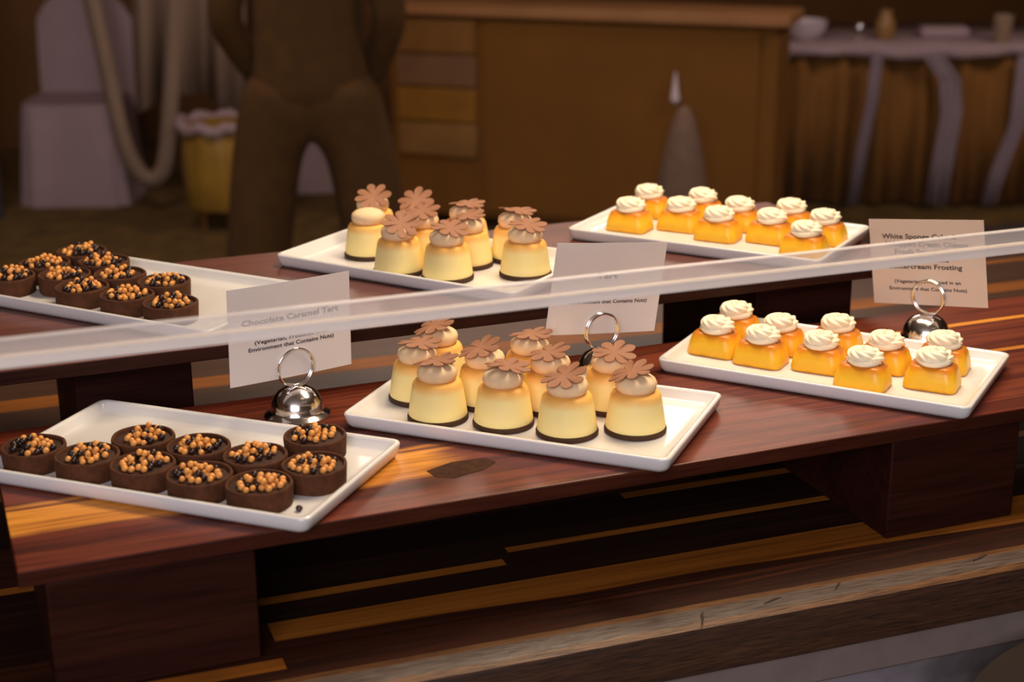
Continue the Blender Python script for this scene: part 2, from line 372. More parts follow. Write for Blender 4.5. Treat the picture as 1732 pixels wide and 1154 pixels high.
def tart(loc, rz, seed, label, group):
    rnd = random.Random(seed)
    t = empty('chocolate_tart', loc, rz); tag(t, label, 'tart', group)
    link('tart_shell', me_sh, t); link('chocolate_filling', me_fi, t)
    pts = []; cx, cy = rnd.uniform(-.003, .003), rnd.uniform(-.001, .004)
    tries = 0
    while len(pts) < 24 and tries < 1200:
        tries += 1; a = rnd.uniform(0, 2 * math.pi); r = .0205 * math.sqrt(rnd.random()); x, y = cx + r * math.cos(a) * 1.15, cy + r * math.sin(a) * .9
        if math.hypot(x, y) > .0245 - PR * .6: continue
        if all(math.hypot(x - p[0], y - p[1]) > PR * 1.93 for p in pts): pts.append((x, y, .0187 + PR * .9))
    up = []; tries = 0
    while len(up) < 8 and tries < 600:
        tries += 1; a = rnd.uniform(0, 2 * math.pi); r = .0135 * math.sqrt(rnd.random()); x, y = cx + r * math.cos(a) * 1.1, cy + r * math.sin(a)
        if all(math.hypot(x - p[0], y - p[1]) > PR * 1.95 for p in up):
            # sits on the lower layer
            zs = [p[2] + math.sqrt(max(0, (2 * PR) ** 2 - (x - p[0]) ** 2 - (y - p[1]) ** 2)) for p in pts if math.hypot(x - p[0], y - p[1]) < 2 * PR]
            if zs: up.append((x, y, max(zs) - PR * .15))
    for k, p in enumerate(pts + up):
        c = rnd.random() < (.60 if k < len(pts) else .82)
        o = link('caramel_pearl' if c else 'chocolate_pearl', (me_c if rnd.random() < .7 else me_cs) if c else me_d, t, p)
    return t
TF = [(-.1454, -.0565), (-.0828, -.0569), (-.0591, .0008), (-.0195, -.0585), (.0055, -.0002), (.0449, -.0622), (.0702, -.003), (.108, -.0601), (.1004, .0622), (.1339, -.0057)]
TFL = ['leftmost in the front row', 'second from the left in the front row', 'leftmost of the back row, alone against bare platter',
       'third from the left in the front row', 'mid back row, below the name card', 'fourth in the front row, heaped with pearls',
       'right of centre in the back row, below the bell', 'nearest the front corner of the platter', 'at the back right, just before the bell', 'rightmost, in front of the tart by the bell']
for i, (p, l) in enumerate(zip(relax(TF, 2 * RT + .0006, lim=(.146, .0685)), TFL)):
    tart(at(1, *p), random.uniform(0, 6), 100 + i, 'chocolate tart on the front platter, ' + l, 'chocolate tarts on the front platter')
TR = [(-.2392, .0681), (-.2441, .0112), (-.1862, .046), (-.2399, -.0545), (-.1831, -.0234), (-.1273, .0083), (-.1297, -.0527), (-.0598, -.0553), (-.0586, .0074), (.006, -.0585)]
TRL = ['furthest back, at the top', 'left of and in front of the furthest one', 'right of and in front of the furthest one', 'cut off by the photo edge', 'third row from the back, centre left',
       'in the middle, left of the rear right one', 'front row, left of centre', 'in the middle of the front row', 'at the back right, beside bare platter', 'at the front right end']
TR = [(x + .085, y) for x, y in TR]
for i, (p, l) in enumerate(zip(relax(TR, 2 * RT + .0006, lim=(.158, .0685)), TRL)):
    tart(at(4, *p), random.uniform(0, 6), 300 + i, 'chocolate tart on the rear platter, ' + l, 'chocolate tarts on the rear platter')
tag(mesh('chocolate_pearl', *join([([v.co for v in me_d.vertices], [tuple(p.vertices) for p in me_d.polygons])]), m_dp), 'loose dark chocolate pearl lying near the front corner of the tart platter', 'chocolate pearl').location = Vector(at(1, .150, -.065)) + Vector((0, 0, PR * .95))

# ================================================================= CREAM CUSTARDS
def custard_mat():
    n = NT('vanilla_custard'); p = n.xyz()
    tex = n.new('ShaderNodeObjectInfo').outputs['Random']
    ns = n.noise(n.coord(), 25, 2)
    # orange tint strongest by the upper rim and on one flank of each piece
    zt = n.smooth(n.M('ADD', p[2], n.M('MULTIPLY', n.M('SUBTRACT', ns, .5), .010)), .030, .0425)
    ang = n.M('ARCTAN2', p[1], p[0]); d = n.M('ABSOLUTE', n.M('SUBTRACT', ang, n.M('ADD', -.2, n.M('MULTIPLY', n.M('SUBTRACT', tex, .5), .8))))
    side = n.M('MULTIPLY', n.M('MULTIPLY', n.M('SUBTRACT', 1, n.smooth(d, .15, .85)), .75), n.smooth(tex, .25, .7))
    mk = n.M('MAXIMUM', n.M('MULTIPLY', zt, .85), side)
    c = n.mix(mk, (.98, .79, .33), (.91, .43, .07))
    n.set(Base_Color=c, Roughness=.5, Subsurface_Weight=.15, Subsurface_Scale=.004, Specular_IOR_Level=.3)
    n.b.inputs['Subsurface Radius'].default_value = (1, .6, .25); return n.m
m_cust = custard_mat()
m_cream = plain('coffee_cream', (.84, .60, .35), .7, .08, 60, Specular_IOR_Level=.2)
m_milk = plain('milk_chocolate', (.31, .140, .075), .6, .10, 60, Specular_IOR_Level=.25)
m_dch = plain('dark_chocolate_base', (.060, .027, .013), .7, .2, 90, Specular_IOR_Level=.25)
def make_custard():
    t = empty('custard_dome', (0, 0, 0))
    lathe('chocolate_base', [(.0300, 0), (.0320, .0008), (.0324, .0040), (.0318, .0058), (.030, .0060)], m_dch, t, 44)
    lathe('custard_body', [(.0305, .0058), (.0311, .0068), (.0304, .012), (.0284, .026), (.0266, .0365), (.0258, .0400), (.0243, .0425), (.0215, .0438), (.010, .0440), (.002, .0440)], m_cust, t, 44, angle=80)
    rip = lambda a, r, z: 1 + .014 * math.sin(3 * a + z * 900)
    lathe('cream_dollop', [(.0175, .0436), (.0200, .0458), (.0212, .0495), (.0214, .0530), (.0202, .0562), (.0168, .0590), (.0110, .0611), (.0050, .0621), (.001, .0623)], m_cream, t, 36, angle=80, mod=rip)
    # chocolate flower
    n = 96; V = []; top = []
    rings = 7
    for side in (0, 1):
        for q in range(rings):
            fr = q / (rings - 1)
            for k in range(n):
                a = 2 * math.pi * k / n
                pet = abs(math.cos(4 * a)) ** .5
                rad = .0110 + .0132 * pet
                r = rad * fr
                z = .0627 + .0020 * math.sin(2 * a + .6) * fr * fr + .0028 * (r / .023) ** 2 * math.cos(a * 1 + .5) + (.0011 if side else 0)
                V.append((r * math.cos(a) + 1e-5, r * math.sin(a), z))
    F = []
    for side in (0, 1):
        b = side * rings * n
        for q in range(rings - 1):
            for k in range(n):
                if q == 0: F.append((b + k % n, b + n + k, b + n + (k + 1) % n))
                else: F.append((b + q * n + k, b + q * n + (k + 1) % n, b + (q + 1) * n + (k + 1) % n, b + (q + 1) * n + k))
    b0, b1 = (rings - 1) * n, rings * n + (rings - 1) * n
    for k in range(n): F.append((b0 + k, b0 + (k + 1) % n, b1 + (k + 1) % n, b1 + k))
    fl = mesh('chocolate_flower', V, F, m_milk, t, angle=50)
    return t
cus0 = make_custard()
PF = [(-.0939, -.0464), (-.0188, -.0422), (.0517, -.0423), (.1148, -.0109), (-.1306, -.0066), (-.1385, .058), (-.0603, .0096), (-.0316, .0646), (.0104, .021), (.068, .043)]
PFL = ['leftmost in the front row', 'second in the front row, its flower dark and edge-on', 'third in the front row, flower tilted to the camera', 'at the right end beside bare platter',
       'behind the leftmost front one', 'furthest back at the left, flower highest', 'in the middle row, left of centre', 'at the back in the middle, near the rear riser', 'in the middle row, right of centre', 'at the back right, in front of the bell holder']
PFT = [(.10, .05, .2), (.05, -.22, .5), (-.42, .15, .1), (.02, .22, .8), (.0, -.12, .3), (-.12, .22, .6), (-.28, .22, .3), (.02, -.05, .2), (-.18, .10, .0), (-.38, -.10, .4)]
PB = [(-.0927, -.0141), (-.0154, -.0474), (.0526, -.0456), (.129, .0061), (.078, .0601), (.0418, .0077), (.005, .0584), (-.0542, .0405), (-.0275, .0055), (-.125, .045)]
PBL = ['leftmost, its cream bare of any flower', 'in front of the leftmost, flower facing the camera', 'at the middle of the front row', 'rightmost, beside the name card', 'behind the rightmost one', 'behind and right of the front middle one', 'at the very back, flower seen edge-on',
       'behind the second from the left, flower high', 'in the centre of the cluster, flower overlapping another',
       'behind the flowerless leftmost one, flower standing up']
PBT = [(-.75, .1, .2), (-.65, .25, .1), (-.25, .25, .4), (-.2, .2, .2), (.02, .22, .1), (.0, -.03, .5), (.0, .12, .3), (-.6, 0, .6), (-.3, 0, .2), (-.75, .1, .2)]
# flower tilts are (towards the viewer, sideways, spin) in a frame facing the front of the counter
def place_custards(pidx, pts, labs, tilts, group, gl):
    for i, (p, l, tl) in enumerate(zip(relax(pts, .0648, lim=(.142, .0675)), labs, tilts)):
        c = at(pidx, *p); first = (pidx == 2 and i == 0)
        o = cus0 if first else copy_thing(cus0, c, 0, '')
        o.location = c; tag(o, 'custard dome on the %s platter, %s' % (gl, l), 'custard dessert', group)
        for ch in list(o.children):
            if pidx == 5 and i == 0 and ch.name.startswith('chocolate_flower'): bpy.data.objects.remove(ch); continue
            if ch.name.startswith('chocolate_flower'):
                rt = Matrix.Rotation(-.36, 4, 'Z') @ Matrix.Rotation(-tl[0] * (.55 if pidx == 2 else .85), 4, 'X') @ Matrix.Rotation(tl[1] * (-1 if pidx == 2 else 1), 4, 'Y') @ Matrix.Rotation(tl[2], 4, 'Z')
                pv = Vector((0, 0, .0400 if pidx == 2 else .0500))
                ch.matrix_basis = Matrix.Translation(pv) @ rt @ Matrix.Translation(Vector((0, 0, .0002 + .0062 * math.sin(max(abs(tl[0]) * (.55 if pidx == 2 else .85), abs(tl[1]))))) - pv)
place_custards(2, PF, PFL, PFT, 'custard domes on the front platter', 'front')
place_custards(5, PB, PBL, PBT, 'custard domes on the rear platter', 'rear')

# ================================================================= SPONGE CAKES
def sponge_mat():
    n = NT('glazed_sponge'); p = n.xyz(); ns = n.noise(n.coord(), 45, 3)
    h = n.M('ADD', p[2], n.M('MULTIPLY', n.M('SUBTRACT', ns, .5), .010))
    c = n.ramp(n.M('DIVIDE', h, .030), [(.0, (.72, .27, .010)), (.12, (.84, .43, .016)), (.5, (.90, .52, .030)), (.68, (.86, .42, .018)), (.82, (.64, .21, .012)), (.97, (.46, .14, .020))])
    n.set(Base_Color=c, Roughness=.34, Subsurface_Weight=.2, Subsurface_Scale=.005, Specular_IOR_Level=.3, Coat_Weight=.08, Coat_Roughness=.25)
    n.b.inputs['Subsurface Radius'].default_value = (1, .5, .15); n.bump(n.noise(n.coord(), 300, 3), .12, .0005); return n.m
m_sp = sponge_mat()
m_icing = plain('cream_frosting', (.95, .83, .60), .5, .03, 60)
SL, SW, SH = .0295, .0225, .0275
def make_sponge():
    t = empty('sponge_cake', (0, 0, 0)); n = 32
    loops = [(SL - .004, SW - .004, .006, 0), (SL - .0008, SW - .0008, .008, .0012), (SL, SW, .011, .005), (SL - .0014, SW - .0014, .011, .014), (SL - .0036, SW - .0036, .011, SH - .0055), (SL - .0055, SW - .0055, .010, SH - .0018), (SL - .0085, SW - .0085, .008, SH - .0002), (SL - .014, SW - .014, .005, SH + .0002)]
    V, F = [], []
    for a, b, r, z in loops: V += rrect(a, b, r, z, 7)
    for i in range(len(loops) - 1):
        for k in range(n): F.append((i * n + k, i * n + (k + 1) % n, (i + 1) * n + (k + 1) % n, (i + 1) * n + k))
    F.append(tuple(range(n))[::-1]); F.append(tuple((len(loops) - 1) * n + k for k in range(n)))
    mesh('sponge_body', V, F, m_sp, t, angle=80)
    # piped rosette: a star-section rope wound inward and up
    path, rad = [], []; N = 120; turns = 2.05
    for i in range(N + 1):
        u = i / N; a = -.6 + 2 * math.pi * turns * u; rr = .0142 * (1 - u) ** .85
        path.append((rr * math.cos(a) * 1.08, rr * math.sin(a), SH + .0060 + .0078 * u ** 1.1)); rad.append(.0080 * min(1, .35 + u * 8) * (1 - .38 * u) * (1 if u < .97 else .6))
    star = lambda a, u: 1 + .17 * math.cos(6 * (a + 16 * u))
    V, F = tube(path, rad, 36, mod=star)
    V2, F2 = [], []
    base = [(0.0180, SH - .0003), (.0195, SH + .004), (.013, SH + .0085), (.001, SH + .010)]
    for r, z in base:
        for k in range(24): V2.append((r * math.cos(2 * math.pi * k / 24), r * .93 * math.sin(2 * math.pi * k / 24), z))
    for i in range(3):
        for k in range(24): F2.append((i * 24 + k, i * 24 + (k + 1) % 24, (i + 1) * 24 + (k + 1) % 24, (i + 1) * 24 + k))
    F2 += [tuple(range(24))[::-1], tuple(72 + k for k in range(24))]
    mesh('frosting_swirl', *join([(V, F), (V2, F2)]), m_icing, t, angle=120)
    return t
sp0 = make_sponge()
SF = [(-.1408, .0462), (-.1376, -.0195), (-.0712, .0216), (-.0789, -.03), (-.0138, .0506), (-.0104, -.0201), (.0553, .0131), (.0492, -.0537), (.1135, .0425), (.1182, -.0212)]
SFL = ['furthest left at the back, against a leg', 'at the left front corner', 'second in the back row', 'second from the left in the front row', 'third in the back row, near the platter rim',
       'in the middle of the front row', 'fourth in the back row', 'nearest the front edge, fourth in the front row', 'at the back right, below the bell holder', 'rightmost in the front row']
SB = [(-.1295, .0556), (-.1161, -.0298), (-.0549, .0696), (-.0593, .004), (.0104, .0434), (.0084, -.0214), (.0769, .0648), (.0738, -.0013), (.1436, .0283), (.1434, -.0449)]
SBL = ['furthest left at the back', 'at the left front', 'second in the back row', 'second in the front row', 'third in the back row', 'in the middle of the front row', 'fourth in the back row',
       'fourth in the front row', 'at the back right end, by the name card', 'at the front right end']
def relax_box(pts, dx, dy):
    P = [list(p) for p in pts]
    for _ in range(300):
        for i in range(len(P)):
            for j in range(i):
                ax, ay = P[i][0] - P[j][0], P[i][1] - P[j][1]
                ox, oy = dx - abs(ax), dy - abs(ay)
                if ox > 0 and oy > 0:
                    if ox < oy: s = math.copysign(ox / 2, ax); P[i][0] += s; P[j][0] -= s
                    else: s = math.copysign(oy / 2, ay); P[i][1] += s; P[j][1] -= s
        for p in P: p[0] = max(-.137, min(.137, p[0])); p[1] = max(-.069, min(.069, p[1]))
    return P
def place_sponges(pidx, pts, labs, group, gl, rots):
    for i, (p, l) in enumerate(zip(relax_box(pts, .0600, .0465), labs)):
        c = at(pidx, *p); rz = PL[pidx][2] + rots[i]
        o = sp0 if (pidx == 3 and i == 0) else copy_thing(sp0, c, rz, '')
        o.location = c; o.rotation_euler = (0, 0, rz); tag(o, 'yellow sponge cake on the %s platter, %s' % (gl, l), 'sponge cake', group)
        for ch in o.children:
            if ch.name.startswith('frosting_swirl'):
                a = rots[i] * 9; ch.rotation_euler = (0, 0, a)
place_sponges(3, SF, SFL, 'sponge cakes on the front platter', 'front', [.04, -.03, .05, -.02, .03, .02, -.04, -.02, .05, .03])
place_sponges(6, SB, SBL, 'sponge cakes on the rear platter', 'rear', [.05, .02, -.04, .03, -.02, .04, .03, -.02, .02, -.03])

# ================================================================= CARD HOLDERS AND CARDS
m_chr = NT('chrome'); m_chr.set(Base_Color=(.90, .87, .85), Metallic=1.0, Roughness=.15); m_chr = m_chr.m
def make_holder():
    t = empty('card_holder', (0, 0, 0))
    lathe('dome_base', [(.0330, 0), (.0348, .0008), (.0350, .0026), (.0325, .0044), (.0295, .0062), (.0285, .0080), (.0278, .0125), (.0262, .0180), (.0232, .0235), (.0190, .0280), (.0135, .0312), (.0070, .0330), (.0030, .0334), (.0015, .0335)], m_chr, t, 48, angle=60)
    V = []; path = []
    N = 110
    for i in range(N + 1):
        u = i / N; a = -math.pi / 2 + 2 * math.pi * 2.0 * u
        path.append((.0205 * math.cos(a), -.0036 + .0072 * u, .0545 + .0205 * math.sin(a)))
    path = [(0.0, -.0036, .030)] + path + [(0.0, .0036, .030)]
    mesh('wire_ring', *tube(path, .00150, 8), m_chr, t)
    return t
HP = [((.3530, 1.5572), .281, 'chrome bell card holder behind the chocolate tarts, its whole dome in view'),
      ((.7039, 1.5460), .150, 'chrome bell card holder half hidden behind the custard domes'),
      ((1.1205, 1.5154), -1.0742, 'chrome bell card holder behind the sponge cakes, at the right')]
h0 = make_holder()
for i, ((x, y), rz, l) in enumerate(HP):
    o = h0 if i == 0 else copy_thing(h0, (0, 0, 0), 0, '')
    o.location = (x, y, Z1); o.rotation_euler = (0, 0, rz); tag(o, l, 'card holder', 'chrome bell card holders')
m_ink = plain('ink', (.035, .02, .025), .7)
def card_mat(name, col):
    n = NT(name); n.set(Base_Color=col, Roughness=.30, Coat_Weight=.25, Coat_Roughness=.15); return n.m
def eul(a, b, g):
    return Matrix.Rotation(a, 3, 'Z') @ Matrix.Rotation(b, 3, 'X') @ Matrix.Rotation(g, 3, 'Y')
def text_mesh(txt, size):
    cu_ = bpy.data.curves.new('lettering', 'FONT'); cu_.body = txt; cu_.size = size; cu_.align_x = 'CENTER'; cu_.resolution_u = 3; cu_.space_character = 1.02; cu_.offset = size * .022
    o = bpy.data.objects.new('tmp', cu_); COL.objects.link(o); dg = bpy.context.evaluated_depsgraph_get(); dg.update()
    me = bpy.data.meshes.new_from_object(o.evaluated_get(dg)); V = [v.co.copy() for v in me.vertices]; F = [tuple(p.vertices) for p in me.polygons]
    bpy.data.objects.remove(o); bpy.data.meshes.remove(me)
    # serifs: small feet under and over the stems of the letters are beyond this size; widen slightly instead
    return V, F
def card(center, a, b, g, w, h, lines, label, mat, bend):
    Mx = eul(a, b, g); C0 = Vector(center)
    t = empty('name_card', tuple(C0 - Vector((0, 0, h / 2))))
    tag(t, label, 'name card', 'printed name cards in bell holders')
    org = Vector(t.location)
    def P(s, u, d=0.0):  # s,u in -.5..5
        bb = bend * (4 * s * s) * .5 + bend * .35 * (u + .5) * s
        return C0 + Mx @ Vector((s * w, -d + bb, u * h)) - org
    V, F = [], []; nx, ny = 12, 8
    for dd in (.0002, -.0002):
        for j in range(ny + 1):
            for i in range(nx + 1): V.append(P(i / nx - .5, j / ny - .5, dd))
    q = (nx + 1) * (ny + 1)
    for lay in (0, 1):
        for j in range(ny):
            for i in range(nx):
                k = lay * q + j * (nx + 1) + i; F.append((k, k + 1, k + nx + 2, k + nx + 1))
    edge = [i for i in range(nx + 1)] + [j * (nx + 1) + nx for j in range(1, ny + 1)] + [ny * (nx + 1) + i for i in range(nx - 1, -1, -1)] + [j * (nx + 1) for j in range(ny - 1, 0, -1)]
    for i, e in enumerate(edge):
        e2 = edge[(i + 1) % len(edge)]; F.append((e, e2, e2 + q, e + q))
    mesh('card_sheet', V, F, mat, t, angle=40)
    for (txt, u, size, xo, wid) in lines:
        tv, tf = text_mesh(txt, size)
        xs_ = [v.x for v in tv]; ww = max(xs_) - min(xs_); k = wid * w / ww; mid = (max(xs_) + min(xs_)) / 2
        mesh('lettering', [P(((v.x - mid) * k) / w + xo, .5 - u + v.y / h, .00045) for v in tv], tf, m_ink, t, smooth=False)
    return t
CW = (.80, .72, .68)
card((.3517, 1.5576, 1.1737), .2807, -.0192, .0327, .1463, .1041,
     [('Chocolate Caramel Tart', .39, .0085, 0, .79), ('(Vegetarian, Produced in an', .595, .0058, 0, .60), ('Environment that Contains Nuts)', .665, .0060, .0, .70)],
     'white name card reading Chocolate, above the chocolate tarts', card_mat('card_paper_a', CW), .004)
card((.7118, 1.5480, 1.1799), .1501, .0348, .1299, .1489, .1056,
     [('Tart', .385, .0085, -.02, .19), ('(Vegetarian, Produced in an', .56, .0058, 0, .60), ('Environment that Contains Nuts)', .66, .0060, .03, .70)],
     'white name card tilted to the right, behind the custard domes', card_mat('card_paper_b', CW), .003)
card((1.1207, 1.5231, 1.1728), -1.0742, .003, -.1418, .148, .105,
     [('White Sponge Cake &', .225, .0082, -.06, .66), ('Whipped Cream Cheese', .315, .0082, 0, .72), ('Fresh Strawberry', .405, .0082, -.01, .54), ('With Vanilla', .49, .0082, 0, .38), ('Buttercream Frosting', .575, .0082, -.02, .64),
      ('(Vegetarian, Produced in an', .745, .0058, -.01, .58), ('Environment that Contains Nuts)', .83, .0058, -.01, .68)],
     'cream name card reading White Sponge Cake at the right', card_mat('card_paper_c', (.78, .62, .50)), 0)

# ================================================================= SNEEZE GUARD
sg = empty('sneeze_guard', (0, 1.18, 0), 0)
tag(sg, 'clear glass sneeze guard with pale frosted lower edge strip in front of the sweets', 'sneeze guard')
def zed(x): return 1.3156 - .0073 * (x - .04)
def clearish(name, op, col, rough, gl=0.0):
    n = NT(name); tr = n.new('ShaderNodeBsdfTransparent'); mx = n.new('ShaderNodeMixShader'); mx.inputs[0].default_value = op
    n.l.new(tr.outputs[0], mx.inputs[1]); n.l.new(n.b.outputs[0], mx.inputs[2]); n.l.new(mx.outputs[0], n.out.inputs[0])
    n.set(Base_Color=col, Roughness=rough); return n
def strip(name, zt, zb, y0, y1, mat):
    V, F = [], []
    for x in (-.9, 2.3):
        z = zed(x); V += [(x, y0, z - zb), (x, y1, z - zb), (x, y1, z - zt), (x, y0, z - zt)]
    F = [(0, 1, 2, 3), (7, 6, 5, 4), (0, 4, 5, 1), (1, 5, 6, 2), (2, 6, 7, 3), (3, 7, 4, 0)]
    return mesh(name, V, F, mat, sg, smooth=False)
a = strip('edge_strip', .0012, .0142, -.004, .002, clearish('frosted_strip', .34, (.90, .81, .72), .5).m); a['label'] = 'translucent frosted band'
b = strip('edge_bead', .0143, .0223, -.006, .004, clearish('frosted_bead', .72, (.97, .88, .80), .4).m); b['label'] = 'paler opaque lower bead'
strip('edge_rim', .0, .0011, -.004, .002, clearish('rim_highlight', .5, (.9, .85, .84), .3).m)  # thin pale strip painted in as the highlight along the glass edge
gn = NT('guard_glass'); tr = gn.new('ShaderNodeBsdfTransparent'); gg = gn.new('ShaderNodeBsdfGlossy'); gg.inputs['Roughness'].default_value = .02
mx = gn.new('ShaderNodeMixShader'); mx.inputs[0].default_value = .03
gn.l.new(tr.outputs[0], mx.inputs[1]); gn.l.new(gg.outputs[0], mx.inputs[2]); gn.l.new(mx.outputs[0], gn.out.inputs[0])
V = []
for x in (-.9, 2.3):
    z = zed(x) + .0003; V += [(x, -.003, z), (x, .003, z), (x, .123, z + .48), (x, .117, z + .48)]
mesh('glass_pane', V, [(0, 1, 2, 3), (7, 6, 5, 4), (0, 4, 5, 1), (1, 5, 6, 2), (2, 6, 7, 3), (3, 7, 4, 0)], gn.m, sg, smooth=False)
for x in (-.93, 2.33):
    p = [(x, .14, ZC + .002), (x, .14, 1.1), (x, .02, 1.27), (x, .0, zed(x)), (x, .12, zed(x) + .50)]
    mesh('support_post', *tube(p, .012, 12), m_chr, sg)

# ================================================================= DINING ROOM BEHIND
m_cloth = plain('white_table_linen', (.46, .34, .36), .85, .06, 5)
m_gold = plain('gold_satin', (.42, .24, .03), .45, .2, 8)
m_brown = plain('brown_panel_veneer', (.22, .088, .005), .8, .12, 3)
m_lbrown = plain('light_brown_wood', (.42, .20, .075), .5, .15, 3)
m_skirt = plain('brown_table_skirt', (.26, .11, .018), .9, .15, 3)
YAW = -.3675
def frame(name, loc, rz, label, cat, group=None):
    t = empty(name, loc, rz); return tag(t, label, cat, group)
# column
t = frame('column', (.30, 7.40, 0), YAW, '', '') ; bpy.data.objects.remove(t)
struct('trim_1', *[(lambda vf: vf)(boxv(-.02, .36, 7.30, 7.62, 0, H))][0], plain('dark_column_paint', (.022, .022, .034), .7), smooth=False)
# sideboard
sb = frame('sideboard', (1.938, 6.50, 0), math.atan2(5.415 - 6.499, 3.161 - 1.938), 'long brown sideboard with light wood top in the blurred dining room behind', 'sideboard')
SLn = 1.62
box('top', -.06, SLn + .1, -.02, .3, .92, .965, m_lbrown, sb, .006)
box('body', 0, SLn + .05, .04, .28, .06, .92, m_brown, sb, .004)
for k, (z0, z1, cc) in enumerate([(.76, .905, (.30, .14, .03)), (.62, .75, (.25, .13, .06)), (.47, .61, (.33, .15, .015)), (.32, .46, (.29, .15, .04))]):
    d = box('drawer', .04, .40, .018, .04, z0, z1, plain('drawer_front_%d' % k, cc, .5, .2, 6), sb, .004)
dr = box('door', .44, 1.60, .02, .04, .09, .905, m_brown, sb, .004)
hd = lathe('handle', [(.004, -.06), (.012, -.03), (.020, -.045), (.013, .0), (.006, .05), (.002, .07)], plain('pale_handle', (.8, .7, .75), .3), dr, 16); hd.location = (1.27, .0, .66)
# banquet table with linen
def pos(x, y, z=0): return (x, y, z)
ang = math.atan2(5.477 - 5.918, 4.437 - 3.469)
bt = frame('banquet_table', (3.60, 6.14, 0), ang, 'banquet table with white cloth top and hanging white sashes, upper right behind', 'table')
box('tabletop', .02, 2.4, .02, .8, .70, .735, m_brown, bt, .004)
V, F = [], []
nx = 60
for i in range(nx + 1):
    x = 2.42 * i / nx; wv = .006 * math.sin(x * 19) + .004 * math.sin(x * 43)
    V += [(x, .82, .737), (x, .0, .739), (x, -.012 + wv, .725), (x, -.016 + wv * 2, .688 + .01 * math.sin(x * 7))]
for i in range(nx):
    for k in range(3): F.append((i * 4 + k, i * 4 + 4 + k, i * 4 + 5 + k, i * 4 + 1 + k))
c_ = mesh('table_linen', V, F, m_cloth, bt); s_ = c_.modifiers.new('solid', 'SOLIDIFY'); s_.thickness = .002
V, F = [], []
for i in range(nx * 2 + 1):
    x = .03 + 2.36 * i / nx / 2; wv = .02 * math.sin(x * 34) + .01 * math.sin(x * 71)
    V += [(x, .05 + wv, .70), (x, .05 + wv * 1.5, .02)]
for i in range(nx * 2): F.append((i * 2, i * 2 + 2, i * 2 + 3, i * 2 + 1))
s = mesh('table_skirt', V, F, m_skirt, bt); s.modifiers.new('solid', 'SOLIDIFY').thickness = .002
def sash(parent, pts, wid, name='hanging_sash', mat=None):
    V, F = [], []; N = len(pts)
    for i, (x, z) in enumerate(pts):
        for k in range(7):
            u = k / 6 - .5; V.append((x + u * wid, -.035 - .018 * math.cos(k * 2.1) , z))
    for i in range(N - 1):
        for k in range(6): F.append((i * 7 + k, i * 7 + k + 1, i * 7 + 8 + k, i * 7 + 7 + k))
    o = mesh(name, V, F, mat or m_cloth, parent); o.modifiers.new('solid', 'SOLIDIFY').thickness = .004; return o
m_sash = plain('thin_white_sash', (.30, .23, .26), .85, .1, 5)
sash(bt, [(.46, .70), (.45, .5), (.42, .3), (.39, .03)], .05, mat=m_sash)
sash(bt, [(.70, .70), (.78, .60), (.80, .45), (.78, .25), (.76, .03)], .095, mat=m_sash)
sash(bt, [(1.10, .70), (1.09, .4), (1.03, .2), (.99, .03)], .07, mat=m_sash)
sash(bt, [(-.12, .72), (-.15, .5), (-.18, .3), (-.26, .10)], .15, mat=plain('brownish_linen', (.24, .14, .10), .9))
sash(bt, [(.05, .70), (-.02, .45), (-.08, .2), (-.12, .03)], .06, mat=m_sash)
def on_table(x, y): 
    c, s = math.cos(ang), math.sin(ang); return (3.60 + c * x - s * y, 6.14 + s * x + c * y, .740)
o = lathe('bowl', [(.03, 0), (.035, .004), (.062, .02), (.085, .05), (.094, .09), (.090, .09), (.06, .025), (.002, .012)], plain('white_china', (.75, .66, .70), .3), n=28); o.location = on_table(.17, .14)
tag(o, 'white bowl at the left end of the banquet table behind', 'bowl')
o = lathe('salt_shaker', [(.018, 0), (.020, .005), (.016, .05), (.017, .07), (.010, .085), (.002, .088)], m_chr, n=20); o.location = on_table(.40, .10)
tag(o, 'small shiny metal shaker on the banquet table behind', 'shaker')
o = lathe('jar', [(.04, 0), (.045, .005), (.045, .08), (.03, .10), (.03, .13), (.002, .13)], plain('amber_jar', (.36, .20, .06), .3), n=24); o.location = on_table(.53, .2)
tag(o, 'brown jar standing beside the shaker on the banquet table', 'jar')
o = lathe('tumbler', [(.035, 0), (.036, .012), (.037, .013), (.044, .12), (.041, .12), (.034, .014), (.002, .014)], plain('beige_glass', (.40, .28, .18), .2), n=24); o.location = on_table(1.02, .07)
tag(o, 'beige tumbler at the right on the banquet table behind', 'glass')
box_n = mesh('napkin', *boxv(-.11, .11, -.06, .06, 0, .05), m_cloth, smooth=True, angle=30); bevel(box_n, .02, 3); box_n.location = on_table(.80, .25); box_n.rotation_euler = (0, 0, ang)
tag(box_n, 'folded lilac-white napkin on the banquet table behind', 'napkin')
# covered stool near sideboard
st = frame('covered_stool', (2.72, 5.25, 0), YAW, 'small stool draped in pale cloth, blurred, just behind the rear sponge cakes', 'stool')
fold = lambda a, r, z: 1 + .10 * math.sin(7 * a) * max(0, (.6 - z) / .6)
lathe('cloth_cover', [(.13, .02), (.115, .2), (.09, .4), (.06, .55), (.04, .62), (.02, .66), (.002, .67)], plain('pale_cover', (.22, .14, .10), .9), st, 40, mod=fold)
